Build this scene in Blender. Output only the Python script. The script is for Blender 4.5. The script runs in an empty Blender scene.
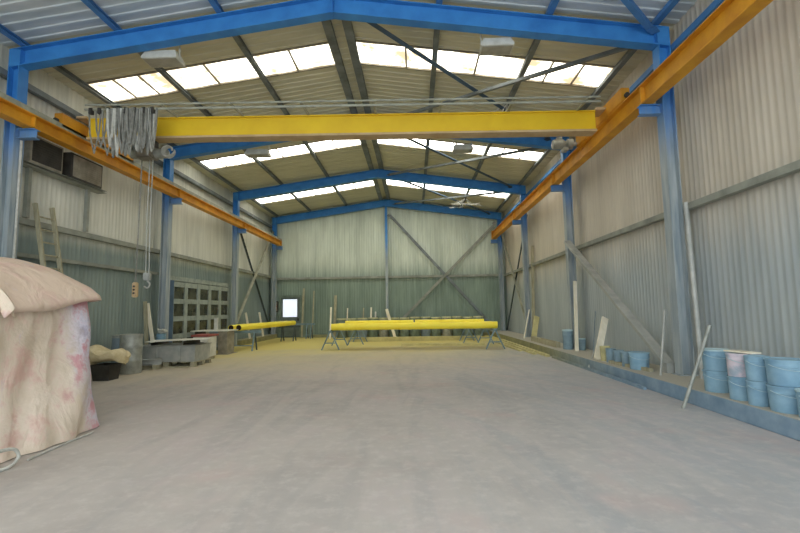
import bpy, bmesh, math, random
from mathutils import Vector, Matrix
random.seed(7)
SC = bpy.context.scene
COL = SC.collection
PI = math.pi

# ------------------------------------------------------------------ materials
def nodes_of(name):
    m = bpy.data.materials.new(name); m.use_nodes = True
    nt = m.node_tree
    return m, nt, nt.nodes['Principled BSDF']

def world_pos(nt, scale=(1, 1, 1)):
    g = nt.nodes.new('ShaderNodeNewGeometry')
    mp = nt.nodes.new('ShaderNodeMapping'); mp.inputs['Scale'].default_value = scale
    nt.links.new(g.outputs['Position'], mp.inputs['Vector'])
    return mp.outputs['Vector'], g

def noise(nt, vec, scale, detail=4, rough=0.6):
    n = nt.nodes.new('ShaderNodeTexNoise')
    n.inputs['Scale'].default_value = scale; n.inputs['Detail'].default_value = detail
    n.inputs['Roughness'].default_value = rough
    nt.links.new(vec, n.inputs['Vector'])
    return n.outputs['Fac']

def ramp(nt, fac, stops):
    r = nt.nodes.new('ShaderNodeValToRGB')
    els = r.color_ramp.elements
    while len(els) < len(stops): els.new(0.5)
    for e, (p, c) in zip(els, stops):
        e.position = p; e.color = (c[0], c[1], c[2], 1)
    nt.links.new(fac, r.inputs['Fac'])
    return r.outputs['Color']

def mixc(nt, fac, a, b):
    m = nt.nodes.new('ShaderNodeMix'); m.data_type = 'RGBA'
    if isinstance(fac, (int, float)): m.inputs[0].default_value = fac
    else: nt.links.new(fac, m.inputs[0])
    for s, v in ((6, a), (7, b)):
        if isinstance(v, tuple): m.inputs[s].default_value = (v[0], v[1], v[2], 1)
        else: nt.links.new(v, m.inputs[s])
    return m.outputs[2]

def mathn(nt, op, a, b=0.0, clamp=False):
    m = nt.nodes.new('ShaderNodeMath'); m.operation = op; m.use_clamp = clamp
    for s, v in ((0, a), (1, b)):
        if isinstance(v, (int, float)): m.inputs[s].default_value = v
        else: nt.links.new(v, m.inputs[s])
    return m.outputs[0]

def maprange(nt, v, a, b, c=0.0, d=1.0, smooth=True):
    m = nt.nodes.new('ShaderNodeMapRange')
    if smooth: m.interpolation_type = 'SMOOTHSTEP'
    nt.links.new(v, m.inputs[0])
    for i, k in enumerate((a, b, c, d)): m.inputs[i + 1].default_value = k
    return m.outputs[0]

def axis(nt, g, k):
    s = nt.nodes.new('ShaderNodeSeparateXYZ'); nt.links.new(g.outputs['Position'], s.inputs[0])
    return s.outputs[k]

def paint(name, col, dark=None, scale=3.0, rough=0.6, metal=0.0, stretch=(1, 1, 1), lo=0.35, hi=0.7, spec=0.35):
    """worn paint / metal: two tones broken up by noise"""
    m, nt, b = nodes_of(name)
    dark = dark or tuple(c * 0.72 for c in col)
    v, g = world_pos(nt, stretch)
    f = noise(nt, v, scale, 5)
    nt.links.new(ramp(nt, f, [(lo, dark), (hi, col)]), b.inputs['Base Color'])
    b.inputs['Roughness'].default_value = rough; b.inputs['Metallic'].default_value = metal
    b.inputs['Specular IOR Level'].default_value = spec
    return m

def lin(r, g, b):
    f = lambda c: (c / 255 / 12.92) if c / 255 <= .04045 else ((c / 255 + .055) / 1.055) ** 2.4
    return (f(r), f(g), f(b))

M = {}
M['yellow'] = paint('crane_yellow', lin(240, 204, 40), lin(230, 190, 38), 1.5, .5)
M['orange'] = paint('runway_yellow', lin(224, 164, 42), lin(196, 134, 38), 2.0, .55)
M['tan'] = paint('dusty_flange', lin(206, 180, 140), lin(186, 158, 116), 3, .7)
M['rail'] = paint('rail_steel', lin(176, 178, 162), lin(140, 142, 128), 4, .6, .1)
M['pipe'] = paint('pipe_yellow', lin(255, 240, 84), lin(253, 232, 70), 2, .4)
M['pipe_in'] = paint('pipe_inside', lin(50, 34, 20), None, 2, .8)
M['purlin'] = paint('purlin_steel', lin(132, 140, 142), lin(98, 104, 104), 2.5, .6, .1)
M['girt'] = paint('girt_steel', lin(164, 166, 154), lin(128, 132, 122), 2.0, .65, .1)
M['brace'] = paint('brace_steel', lin(188, 188, 168), lin(150, 152, 136), 2.0, .65, .1)
M['blue_brace'] = paint('blue_brace', lin(82, 140, 200), lin(72, 120, 172), 2.0, .6)
M['steel'] = paint('grey_steel', lin(190, 190, 182), lin(156, 160, 154), 3, .5, .15)
M['dark'] = paint('dark_metal', lin(74, 72, 66), lin(56, 54, 50), 4, .6, .2)
M['cable'] = paint('cable_grey', lin(150, 150, 142), lin(112, 112, 104), 9, .6)
M['cable_white'] = paint('cable_white', lin(205, 205, 196), lin(170, 170, 160), 6, .6)
M['galv'] = paint('galvanised', lin(178, 180, 170), lin(140, 144, 136), 5, .5, .3)
M['wood'] = paint('pale_wood', lin(246, 241, 222), lin(228, 221, 196), 2, .75, 0, (3, 3, .6))
M['wood_grey'] = paint('dusty_wood', lin(182, 176, 148), lin(150, 146, 120), 4, .8, 0, (6, 6, .6))
M['wood_yellow'] = paint('yellow_dusted_wood', lin(212, 204, 146), lin(184, 176, 126), 3, .8)
M['pail'] = paint('pail_blue', lin(150, 184, 200), lin(124, 160, 182), 4, .5)
M['pail_pink'] = paint('pail_pinkish', lin(214, 202, 208), lin(166, 178, 190), 5, .6, 0, (1, 1, 1), .4, .55)
M['pail_yellow'] = paint('pail_yellow', lin(214, 206, 150), lin(178, 172, 126), 5, .6)
M['pail_grey'] = paint('pail_grey', lin(140, 164, 174), lin(116, 140, 152), 4, .55)
M['lid'] = paint('lid_pale', lin(190, 212, 214), lin(160, 188, 196), 5, .5)
M['drum'] = paint('drum_green_grey', lin(128, 144, 130), lin(100, 114, 102), 4, .6)
M['drum_lid'] = paint('drum_lid_dust', lin(220, 218, 180), lin(186, 186, 146), 4, .7)
M['drum_blue'] = paint('drum_slate', lin(136, 150, 156), lin(108, 124, 132), 4, .6)
M['trestle'] = paint('trestle_blue_grey', lin(140, 166, 174), lin(110, 130, 136), 5, .6, .2)
M['trestle_dark'] = paint('trestle_dark', lin(86, 98, 98), lin(66, 76, 76), 5, .6, .2)
M['white'] = paint('white_panel', lin(226, 226, 214), lin(198, 198, 184), 3, .6)
M['red'] = paint('red_panel', lin(170, 96, 84), lin(140, 76, 68), 3, .7)
M['sack'] = paint('sack_cream', lin(226, 214, 178), lin(196, 180, 138), 5, .85)
M['door_steel'] = paint('door_steel', lin(112, 124, 118), lin(92, 104, 98), 3, .6)
M['door_blue'] = paint('door_jamb_blue', lin(74, 100, 126), lin(60, 82, 104), 3, .6)
M['frame_grey'] = paint('glazing_bar_grey', lin(166, 174, 166), lin(132, 142, 134), 5, .6)
M['unit'] = paint('unit_dark_face', lin(168, 162, 146), lin(130, 124, 110), 4, .6, .2)
M['lampbody'] = paint('lamp_white', lin(214, 214, 204), lin(184, 184, 172), 4, .6)
M['lampglass'] = paint('lamp_glass', lin(170, 170, 160), lin(148, 148, 138), 6, .3)

def blue_frame_mat():
    m, nt, b = nodes_of('blue_steel_frame')
    v, g = world_pos(nt)
    f = noise(nt, v, 2.2, 5)
    blue = ramp(nt, f, [(.3, lin(50, 118, 188)), (.7, lin(66, 144, 212))])
    v2, _ = world_pos(nt, (5, 5, .5))
    f2 = noise(nt, v2, 2.0, 5)
    dust = ramp(nt, f2, [(.3, lin(126, 142, 150)), (.7, lin(182, 188, 186))])
    z = axis(nt, g, 2)
    zz = mathn(nt, 'ADD', z, mathn(nt, 'MULTIPLY', mathn(nt, 'SUBTRACT', f2, .5), 1.6))
    nt.links.new(mixc(nt, maprange(nt, zz, 4.3, 6.2), dust, blue), b.inputs['Base Color'])
    b.inputs['Roughness'].default_value = .5; b.inputs['Specular IOR Level'].default_value = .35
    return m
M['blue'] = blue_frame_mat()

def wall_mat(name, top_a, top_b, low_a, low_b, split, soft, warm=None):
    """dusty profiled sheet: darker lower sheets with vertical streaks, paler sheets above"""
    m, nt, b = nodes_of(name)
    v, g = world_pos(nt, (1, 1, .22))
    f = noise(nt, v, 1.1, 6, .65)
    v3, _ = world_pos(nt, (6, 6, .25))
    streak = noise(nt, v3, 1.4, 4, .7)
    ff = mathn(nt, 'ADD', mathn(nt, 'MULTIPLY', f, .6), mathn(nt, 'MULTIPLY', streak, .4))
    top = ramp(nt, ff, [(.36, top_a), (.62, top_b)])
    low = ramp(nt, ff, [(.36, low_a), (.62, low_b)])
    z = mathn(nt, 'ADD', axis(nt, g, 2), mathn(nt, 'MULTIPLY', mathn(nt, 'SUBTRACT', streak, .5), 1.2 * soft))
    c = mixc(nt, maprange(nt, z, split - soft, split + soft), low, top)
    nt.links.new(c, b.inputs['Base Color'])
    b.inputs['Roughness'].default_value = .55; b.inputs['Metallic'].default_value = .1
    return m
M['wall_left'] = wall_mat('sheet_left', lin(190, 192, 180), lin(228, 228, 216), lin(112, 128, 126), lin(140, 154, 148), 3.5, .25)  # grime and dimmer light below the girt are both painted into the lower tone
M['wall_right'] = wall_mat('sheet_right', lin(192, 184, 168), lin(216, 208, 192), lin(160, 170, 172), lin(184, 192, 192), 3.0, .9)
M['wall_back'] = wall_mat('sheet_back', lin(172, 182, 166), lin(214, 222, 206), lin(106, 124, 112), lin(140, 158, 142), 3.9, .9)

def roof_mat(name, a, b_, rough=.6, metal=.1):
    m, nt, b = nodes_of(name)
    v, g = world_pos(nt, (.5, 2.5, 1))
    f = noise(nt, v, 1.2, 5)
    nt.links.new(ramp(nt, f, [(.35, a), (.65, b_)]), b.inputs['Base Color'])
    b.inputs['Roughness'].default_value = rough; b.inputs['Metallic'].default_value = metal
    return m
M['roof_near'] = roof_mat('roof_sheet_blue_grey', lin(186, 200, 206), lin(214, 222, 224), .45, .05)
M['roof_far'] = roof_mat('roof_sheet_olive', lin(192, 190, 168), lin(208, 206, 184), .7, 0)

def floor_mat():
    m, nt, b = nodes_of('dusty_concrete')
    v, g = world_pos(nt)
    n1 = noise(nt, v, .45, 6, .65)
    n2 = noise(nt, v, 6.0, 5, .7)
    # tyre / sweeping streaks that curve across the floor
    w = nt.nodes.new('ShaderNodeTexNoise'); w.inputs['Scale'].default_value = 1.0; w.inputs['Detail'].default_value = 6
    w.inputs['Distortion'].default_value = 1.2
    mp = nt.nodes.new('ShaderNodeMapping'); mp.inputs['Scale'].default_value = (1.7, .28, 1); mp.inputs['Rotation'].default_value = (0, 0, .22)
    nt.links.new(g.outputs['Position'], mp.inputs['Vector']); nt.links.new(mp.outputs['Vector'], w.inputs['Vector'])
    base = ramp(nt, n1, [(.3, lin(168, 160, 153)), (.5, lin(183, 176, 168)), (.7, lin(190, 177, 173))])
    c = mixc(nt, maprange(nt, w.outputs['Fac'], .45, .68, 0, .36), base, lin(150, 148, 146))
    # curved wheel marks sweeping towards the pail side
    mp2 = nt.nodes.new('ShaderNodeMapping'); mp2.inputs['Location'].default_value = (9, -3, 0)
    nt.links.new(g.outputs['Position'], mp2.inputs['Vector'])
    ln = nt.nodes.new('ShaderNodeVectorMath'); ln.operation = 'LENGTH'; nt.links.new(mp2.outputs['Vector'], ln.inputs[0])
    cx = nt.nodes.new('ShaderNodeCombineXYZ'); nt.links.new(mathn(nt, 'MULTIPLY', ln.outputs['Value'], 1.6), cx.inputs[0]); nt.links.new(n1, cx.inputs[1])
    arc = noise(nt, cx.outputs[0], 1.6, 5, .7)
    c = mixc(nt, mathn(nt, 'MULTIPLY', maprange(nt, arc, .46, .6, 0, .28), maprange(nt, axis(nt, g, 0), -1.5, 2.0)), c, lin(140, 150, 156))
    c = mixc(nt, maprange(nt, axis(nt, g, 0), -1.0, 4.5, 0, .4), c, lin(160, 172, 184))  # cool daylight tint towards the pail side, painted into the floor colour
    pk = noise(nt, v, .8, 3)
    c = mixc(nt, maprange(nt, pk, .52, .75, 0, .35), c, lin(196, 166, 160))
    c = mixc(nt, maprange(nt, n2, .45, .75, 0, .4), c, lin(206, 200, 192))
    # yellow powder lying around the far trestles
    y = mathn(nt, 'ADD', mathn(nt, 'SUBTRACT', axis(nt, g, 1), mathn(nt, 'MULTIPLY', axis(nt, g, 0), .35)), mathn(nt, 'MULTIPLY', mathn(nt, 'SUBTRACT', n1, .5), 9))
    pw = mathn(nt, 'MULTIPLY', maprange(nt, y, 10, 22), mathn(nt, 'ADD', .55, mathn(nt, 'MULTIPLY', n2, .5)), True)
    c = mixc(nt, pw, c, lin(196, 186, 128))
    c = mixc(nt, maprange(nt, y, 17, 23, 0, .55), c, lin(214, 198, 96))
    nt.links.new(c, b.inputs['Base Color'])
    b.inputs['Roughness'].default_value = .75; b.inputs['Specular IOR Level'].default_value = .25
    bp = nt.nodes.new('ShaderNodeBump'); bp.inputs['Strength'].default_value = .12; bp.inputs['Distance'].default_value = .02
    nt.links.new(n2, bp.inputs['Height']); nt.links.new(bp.outputs['Normal'], b.inputs['Normal'])
    return m
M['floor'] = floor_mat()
def kerb_mat():
    m, nt, b = nodes_of('kerb_blue_grey')
    v, g = world_pos(nt)
    n = noise(nt, v, 3, 5)
    blue = ramp(nt, n, [(.35, lin(112, 138, 158)), (.7, lin(142, 164, 180))])
    dusty = ramp(nt, n, [(.35, lin(128, 128, 92)), (.7, lin(160, 156, 112))])
    c = mixc(nt, maprange(nt, axis(nt, g, 1), 9, 17), blue, dusty)
    c2 = mixc(nt, maprange(nt, axis(nt, g, 2), .235, .248), c, lin(176, 172, 158))
    nt.links.new(c2, b.inputs['Base Color']); b.inputs['Roughness'].default_value = .75
    return m
M['kerb'] = kerb_mat()

def tarp_mat(name, a, b_, c_, corner=False):
    m, nt, b = nodes_of(name)
    v, g = world_pos(nt)
    n1 = noise(nt, v, 1.3, 6, .7)
    n2 = noise(nt, v, 2.6, 5, .7)
    mp, _ = world_pos(nt, (2, 2, .5))
    n3 = noise(nt, mp, 1.6, 5, .7)
    c = ramp(nt, n1, [(.3, a), (.62, b_)])
    c = mixc(nt, maprange(nt, n2, .46, .68, 0, .7), c, c_)
    c = mixc(nt, maprange(nt, n3, .58, .72, 0, .5), c, lin(196, 196, 222))
    if corner:   # a whiter, violet-stained sheet hangs over the far corner
        yy = mathn(nt, 'ADD', axis(nt, g, 1), mathn(nt, 'MULTIPLY', mathn(nt, 'SUBTRACT', n1, .5), 1.5))
        yy = mathn(nt, 'SUBTRACT', yy, mathn(nt, 'MULTIPLY', axis(nt, g, 2), -.18))
        vio = ramp(nt, n2, [(.36, lin(150, 146, 184)), (.5, lin(214, 210, 224)), (.6, lin(206, 150, 160))])
        c = mixc(nt, maprange(nt, yy, 6.05, 6.5, 0, .9), c, vio)
    nt.links.new(c, b.inputs['Base Color']); b.inputs['Roughness'].default_value = .6
    bp = nt.nodes.new('ShaderNodeBump'); bp.inputs['Strength'].default_value = .6; bp.inputs['Distance'].default_value = .12
    rot = nt.nodes.new('ShaderNodeMapping'); rot.inputs['Rotation'].default_value = (.75, 0, 0); rot.inputs['Scale'].default_value = (1.5, 2.1, 1.5)
    nt.links.new(g.outputs['Position'], rot.inputs['Vector'])
    wr = nt.nodes.new('ShaderNodeTexNoise'); wr.inputs['Scale'].default_value = 1.5; wr.inputs['Detail'].default_value = 4; wr.inputs['Distortion'].default_value = .5
    nt.links.new(rot.outputs['Vector'], wr.inputs['Vector'])
    nt.links.new(wr.outputs['Fac'], bp.inputs['Height']); nt.links.new(bp.outputs['Normal'], b.inputs['Normal'])
    return m
M['tarp_top'] = tarp_mat('tarp_top_sheet', lin(206, 182, 162), lin(216, 196, 174), lin(208, 172, 160))
M['tarp_low'] = tarp_mat('tarp_side_sheet', lin(206, 190, 166), lin(234, 218, 200), lin(212, 166, 154), True)

def emit_mat(name, a, b_, strength):
    m, nt, b = nodes_of(name)
    v, g = world_pos(nt)
    c = ramp(nt, noise(nt, v, 1.1, 5, .6), [(.38, a), (.58, b_)])
    nt.links.new(c, b.inputs['Base Color']); nt.links.new(c, b.inputs['Emission Color'])
    b.inputs['Emission Strength'].default_value = strength; b.inputs['Roughness'].default_value = .5
    return m
M['skylight'] = emit_mat('skylight_sheet', (.25, .20, .125), (1, .96, .84), 4.2)
M['skylight_far_boost'] = emit_mat('skylight_far_boost_sheet', (.7, .66, .55), (1, .98, .92), 9.0)  # whiter far rooflights, emission raised to brighten the far end
M['doorglass'] = emit_mat('door_glass_daylight', (.74, .80, 1), (.86, .92, 1), .8)
def glass_dark():
    m, nt, b = nodes_of('dirty_pane')
    v, g = world_pos(nt)
    c = ramp(nt, noise(nt, v, 2.2, 4), [(.35, lin(40, 42, 36)), (.7, lin(92, 92, 72))])
    nt.links.new(c, b.inputs['Base Color']); b.inputs['Roughness'].default_value = .25
    return m
M['pane'] = glass_dark()

# ------------------------------------------------------------------ mesh helper
class MB:
    def __init__(self): self.bm = bmesh.new(); self.mi = 0
    def _face(self, vs, smooth=False):
        try:
            f = self.bm.faces.new(vs); f.smooth = smooth; f.material_index = self.mi
        except ValueError: pass
    def loft(self, rings, closed=True, caps=True, smooth=False):
        R = [[self.bm.verts.new(p) for p in r] for r in rings]
        n = len(R[0])
        for a, b in zip(R, R[1:]):
            for i in range(n if closed else n - 1):
                j = (i + 1) % n
                self._face((a[i], a[j], b[j], b[i]), smooth)
        if caps:
            self._face(R[0][::-1]); self._face(R[-1])
        return self
    def box(self, x0, x1, y0, y1, z0, z1, bev=0.0):
        if bev:
            tmp = bmesh.new(); bmesh.ops.create_cube(tmp, size=1)
            for v in tmp.verts: v.co = Vector(((x0+x1)/2 + v.co.x*(x1-x0), (y0+y1)/2 + v.co.y*(y1-y0), (z0+z1)/2 + v.co.z*(z1-z0)))
            bmesh.ops.bevel(tmp, geom=tmp.edges[:], offset=bev, segments=2, affect='EDGES')
            mp = {v: self.bm.verts.new(v.co) for v in tmp.verts}
            for f in tmp.faces: self._face([mp[v] for v in f.verts])
            tmp.free(); return self
        return self.loft([[(x0, y0, z), (x1, y0, z), (x1, y1, z), (x0, y1, z)] for z in (z0, z1)])
    def extr(self, p0, p1, profile, up=(0, 0, 1), smooth=False):
        """extrude a 2-D profile (side, up) from p0 to p1"""
        p0, p1 = Vector(p0), Vector(p1); d = (p1 - p0).normalized(); u = Vector(up)
        if abs(d.dot(u)) > .99: u = Vector((0, 1, 0))
        s = d.cross(u).normalized(); u = s.cross(d)
        return self.loft([[p + s * a + u * b for a, b in profile] for p in (p0, p1)], smooth=smooth)
    def bar(self, p0, p1, w, h, up=(0, 0, 1)):
        return self.extr(p0, p1, [(-w/2, -h/2), (w/2, -h/2), (w/2, h/2), (-w/2, h/2)], up)
    def ibeam(self, p0, p1, w, h, tw=.012, tf=.018, up=(0, 0, 1)):
        a, b, t = w/2, h/2, tw/2
        return self.extr(p0, p1, [(-a, -b), (a, -b), (a, -b+tf), (t, -b+tf), (t, b-tf), (a, b-tf), (a, b), (-a, b), (-a, b-tf), (-t, b-tf), (-t, -b+tf), (-a, -b+tf)], up)
    def chan(self, p0, p1, w, h, t=.012, up=(0, 0, 1)):
        a, b = w/2, h/2
        return self.extr(p0, p1, [(-a, -b), (a, -b), (a, -b+t), (-a+t, -b+t), (-a+t, b-t), (a, b-t), (a, b), (-a, b)], up)
    def angle(self, p0, p1, w, h, t=.012, up=(0, 0, 1)):
        return self.extr(p0, p1, [(0, 0), (w, 0), (w, t), (t, t), (t, h), (0, h)], up)
    def tube(self, pts, r, n=8):
        pts = [Vector(p) for p in pts]; rings = []
        d0 = (pts[1] - pts[0]).normalized()
        u = Vector((0, 0, 1)) if abs(d0.z) < .9 else Vector((1, 0, 0))
        for i, p in enumerate(pts):
            d = (pts[min(i+1, len(pts)-1)] - pts[max(i-1, 0)]).normalized()
            s = d.cross(u)
            s = s.normalized() if s.length > 1e-6 else Vector((1, 0, 0)); u = s.cross(d).normalized()
            rings.append([p + (s * math.cos(2*PI*k/n) + u * math.sin(2*PI*k/n)) * r for k in range(n)])
        return self.loft(rings, smooth=True)
    def lathe(self, c, prof, n=24, axis=None):
        """prof: (radius, height) pairs; axis None = z"""
        c = Vector(c); a = Vector(axis or (0, 0, 1)).normalized()
        s = a.orthogonal().normalized(); u = a.cross(s)
        rings = [[c + a * h + (s * math.cos(2*PI*k/n) + u * math.sin(2*PI*k/n)) * max(r, .0005) for k in range(n)] for r, h in prof]
        return self.loft(rings, smooth=True)
    def build(self, name, mat, parent=None, at=None):
        bm = self.bm
        bmesh.ops.recalc_face_normals(bm, faces=bm.faces[:])
        xs = [v.co for v in bm.verts]
        lo = Vector([min(v[i] for v in xs) for i in range(3)]); hi = Vector([max(v[i] for v in xs) for i in range(3)])
        o = Vector(at) if at else Vector(((lo.x+hi.x)/2, (lo.y+hi.y)/2, lo.z))
        for v in bm.verts: v.co -= o
        me = bpy.data.meshes.new(name); bm.to_mesh(me); bm.free()
        for mm in (mat if isinstance(mat, (list, tuple)) else [mat]): me.materials.append(M[mm])
        # sharp edges stay sharp where flat and curved faces meet
        me.set_sharp_from_angle(angle=math.radians(40))
        ob = bpy.data.objects.new(name, me); COL.objects.link(ob)
        WO[ob.name] = o
        if parent: ob.parent = parent; ob.location = o - WO[parent.name]
        else: ob.location = o
        return ob
WO = {}
def tag(o, label, cat, group=None, kind=None):
    o['label'] = label; o['category'] = cat
    if group: o['group'] = group
    if kind: o['kind'] = kind
    return o
def thing(name, loc, label, cat, group=None):
    o = bpy.data.objects.new(name, None); COL.objects.link(o); o.location = loc; o.empty_display_size = .2
    WO[o.name] = Vector(loc)
    return tag(o, label, cat, group)
def struct(o): o['kind'] = 'structure'; return o
def copy_thing(root, loc, label, group=None):
    r = root.copy(); COL.objects.link(r); r.location = loc; r['label'] = label
    if group: r['group'] = group
    WO[r.name] = Vector(loc)
    for ch in list(root.children):
        c = ch.copy(); COL.objects.link(c); c.parent = r
        for g in list(ch.children):
            d = g.copy(); COL.objects.link(d); d.parent = c
    return r

# ------------------------------------------------------------------ dimensions (metres)
XL, XR = -8.36, 5.10           # inner faces of the columns
WL, WR = -8.8, 5.55            # inner faces of the sheeting
XM = (XL + XR) / 2
FY = [9.05, 15.05, 21.05, 27.05]
YB = 27.35                     # back wall sheeting
YF = -3.0                      # open front
ZE, ZR = 6.93, 7.885            # underside of the rafters
SL = (ZR - ZE) / (XM - XL)
RD = .41                       # rafter depth
def roofz(x, top): return top - SL * abs(x - XM)
SHEET = 8.45                   # underside of the roof sheets at the ridge

# ------------------------------------------------------------------ shell
f = MB()
f.box(WL - .3, WR + .3, YF - 9, YB + .3, -.3, 0)  # extended past the open front, out of view, to bounce daylight inside
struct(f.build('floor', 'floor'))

def profile_sheet(name, mat, a0, a1, place, pitch=.15, depth=.005):
    """trapezoidal sheeting from a0 to a1; place(a, d) -> (bottom point, top point) at depth d into the room"""
    m = MB(); pts = []
    a = a0
    while a < a1:
        for da, d in ((0, 0), (pitch*.56, 0), (pitch*.64, depth), (pitch*.92, depth)):
            if a + da < a1: pts.append((a + da, d))
        a += pitch
    pts.append((a1, 0))
    bot, top, bb, bt = [], [], [], []
    for a, d in pts:
        p, q = place(a, d); bot.append(m.bm.verts.new(p)); top.append(m.bm.verts.new(q))
        p, q = place(a, -.06); bb.append(m.bm.verts.new(p)); bt.append(m.bm.verts.new(q))
    n = len(pts)
    for i in range(n - 1):
        m._face((bot[i], bot[i+1], top[i+1], top[i])); m._face((bb[i+1], bb[i], bt[i], bt[i+1]))
        m._face((bb[i], bb[i+1], bot[i+1], bot[i])); m._face((top[i], top[i+1], bt[i+1], bt[i]))
    m._face((bb[0], bot[0], top[0], bt[0])); m._face((bot[-1], bb[-1], bt[-1], top[-1]))
    return struct(m.build(name, mat))
zeave = lambda x: roofz(x, SHEET) + .02
profile_sheet('wall_left', 'wall_left', YF, YB, lambda a, d: ((WL + d, a, 0), (WL + d, a, zeave(WL))))
profile_sheet('wall_right', 'wall_right', YF, YB, lambda a, d: ((WR - d, a, 0), (WR - d, a, zeave(WR))))
profile_sheet('wall_back', 'wall_back', WL, WR, lambda a, d: ((a, YB - d, 0), (a, YB - d, roofz(a, SHEET) + .02)))

# roof sheets, with openings for the rooflights
SKY = [(-1.0, .0), (4.7, 5.8), (10.8, 11.87), (16.9, 17.95), (23.05, 24.15)]  # the nearest pair is out of view, added to light the near bay
m = MB()
def roof_strip(y0, y1, x0, x1, pitch=.25, depth=.02):
    ys = [y0]; ds = [0]; a = math.floor(y0 / pitch) * pitch
    while a < y1:
        for da, d in ((0, 0), (pitch*.56, 0), (pitch*.64, depth), (pitch*.92, depth)):
            if y0 < a + da < y1: ys.append(a + da); ds.append(d)
        a += pitch
    ys.append(y1); ds.append(0)
    for s0, s1 in ((x0, min(x1, XM)), (max(x0, XM), x1)):
        if s0 >= s1: continue
        lo = [[m.bm.verts.new((x, y, roofz(x, SHEET) - d)) for x in (s0, s1)] for y, d in zip(ys, ds)]
        hi = [[m.bm.verts.new((x, y, roofz(x, SHEET) + .07)) for x in (s0, s1)] for y in ys]
        for i in range(len(ys) - 1):
            m._face((lo[i][0], lo[i][1], lo[i+1][1], lo[i+1][0])); m._face((hi[i][0], hi[i+1][0], hi[i+1][1], hi[i][1]))
            for k in (0, 1): m._face((lo[i][k], lo[i+1][k], hi[i+1][k], hi[i][k]))
        for i in (0, -1): m._face((lo[i][0], hi[i][0], hi[i][1], lo[i][1]))
EL, ER = WL - .06, WR + .06
cuts = [YF] + [c for ab in SKY for c in ab] + [YB + .06]
for i in range(0, len(cuts), 2):
    y0, y1 = cuts[i], cuts[i+1]
    if y0 < FY[0] < y1:
        m.mi = 0; roof_strip(y0, FY[0], EL, ER); m.mi = 1; roof_strip(FY[0], y1, EL, ER)
    else:
        m.mi = 0 if y1 <= FY[0] else 1; roof_strip(y0, y1, EL, ER)
LX0, LX1, RX0, RX1 = -8.42, -2.02, -1.45, 5.13
for a, b in SKY:
    m.mi = 0 if b < FY[0] else 1
    roof_strip(a, b, EL, LX0); roof_strip(a, b, LX1, RX0); roof_strip(a, b, RX1, ER)
struct(m.build('ceiling', ['roof_near', 'roof_far']))
k = 0
PX = [-8.3, -6.28, -4.05, -1.93, -1.46, .64, 2.93, 5.08]     # purlin lines
for a, b in SKY:
    for x0, x1, seams in ((LX0, LX1, (-7.65, -7.0, -5.3, -3.1)), (RX0, RX1, (-.1, 1.75, 3.6, 4.35))):
        k += 1
        s = MB()
        s.loft([[(x, a, roofz(x, SHEET) + dz), (x, b, roofz(x, SHEET) + dz), (x, b, roofz(x, SHEET) + dz + .03), (x, a, roofz(x, SHEET) + dz + .03)] for x, dz in ((x0, .02), (x1, .02))])
        w = struct(s.build('window_%d' % k, 'skylight' if b < 16 else 'skylight_far_boost'))
        t = MB()
        for x in seams:
            t.bar((x, a, roofz(x, SHEET) + .005), (x, b, roofz(x, SHEET) + .005), .045, .04)
        for y in (a, b):
            t.bar((x0, y, roofz(x0, SHEET)), (x1, y, roofz(x1, SHEET)), .06, .05)
        t.build('window_frame', 'unit', w)

# kerbs and wall girts
def trim(n, mb, mat): return struct(mb.build('trim_%d' % n, mat))
trim(1, MB().box(4.44, WR - .04, 1.0, YB - .04, 0, .25, .012), 'kerb')
trim(2, MB().box(WL + .04, -8.25, 21.3, YB - .3, 0, .24, .012), 'kerb')
trim(3, MB().box(-6.3, 4.44, 27.0, YB - .04, 0, .16, .012), 'kerb')
def girt(p0, p1, up=(0, 0, 1), w=.14, h=.13): return MB().bar(p0, p1, w, h, up)
trim(4, girt((WL + .11, YF, 3.68), (WL + .11, FY[3], 3.68)), 'girt')
trim(5, girt((WL + .10, YF, 2.93), (WL + .10, FY[1], 2.93), h=.09, w=.1), 'girt')
trim(6, girt((WL + .12, YF, 6.75), (WL + .12, FY[3], 6.75)), 'purlin')
trim(7, girt((WR - .11, FY[3], 3.52), (WR - .11, YF, 3.52), h=.12), 'girt')
trim(8, girt((WR - .12, FY[3], 6.85), (WR - .12, YF, 6.85)), 'blue_brace')
trim(9, girt((XL, YB - .11, 3.56), (XR, YB - .11, 3.56), h=.13), 'girt')
trim(10, MB().box(WL + .04, WL + .1, 15.5, 20.95, 2.76, 2.93), 'frame_grey')

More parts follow.
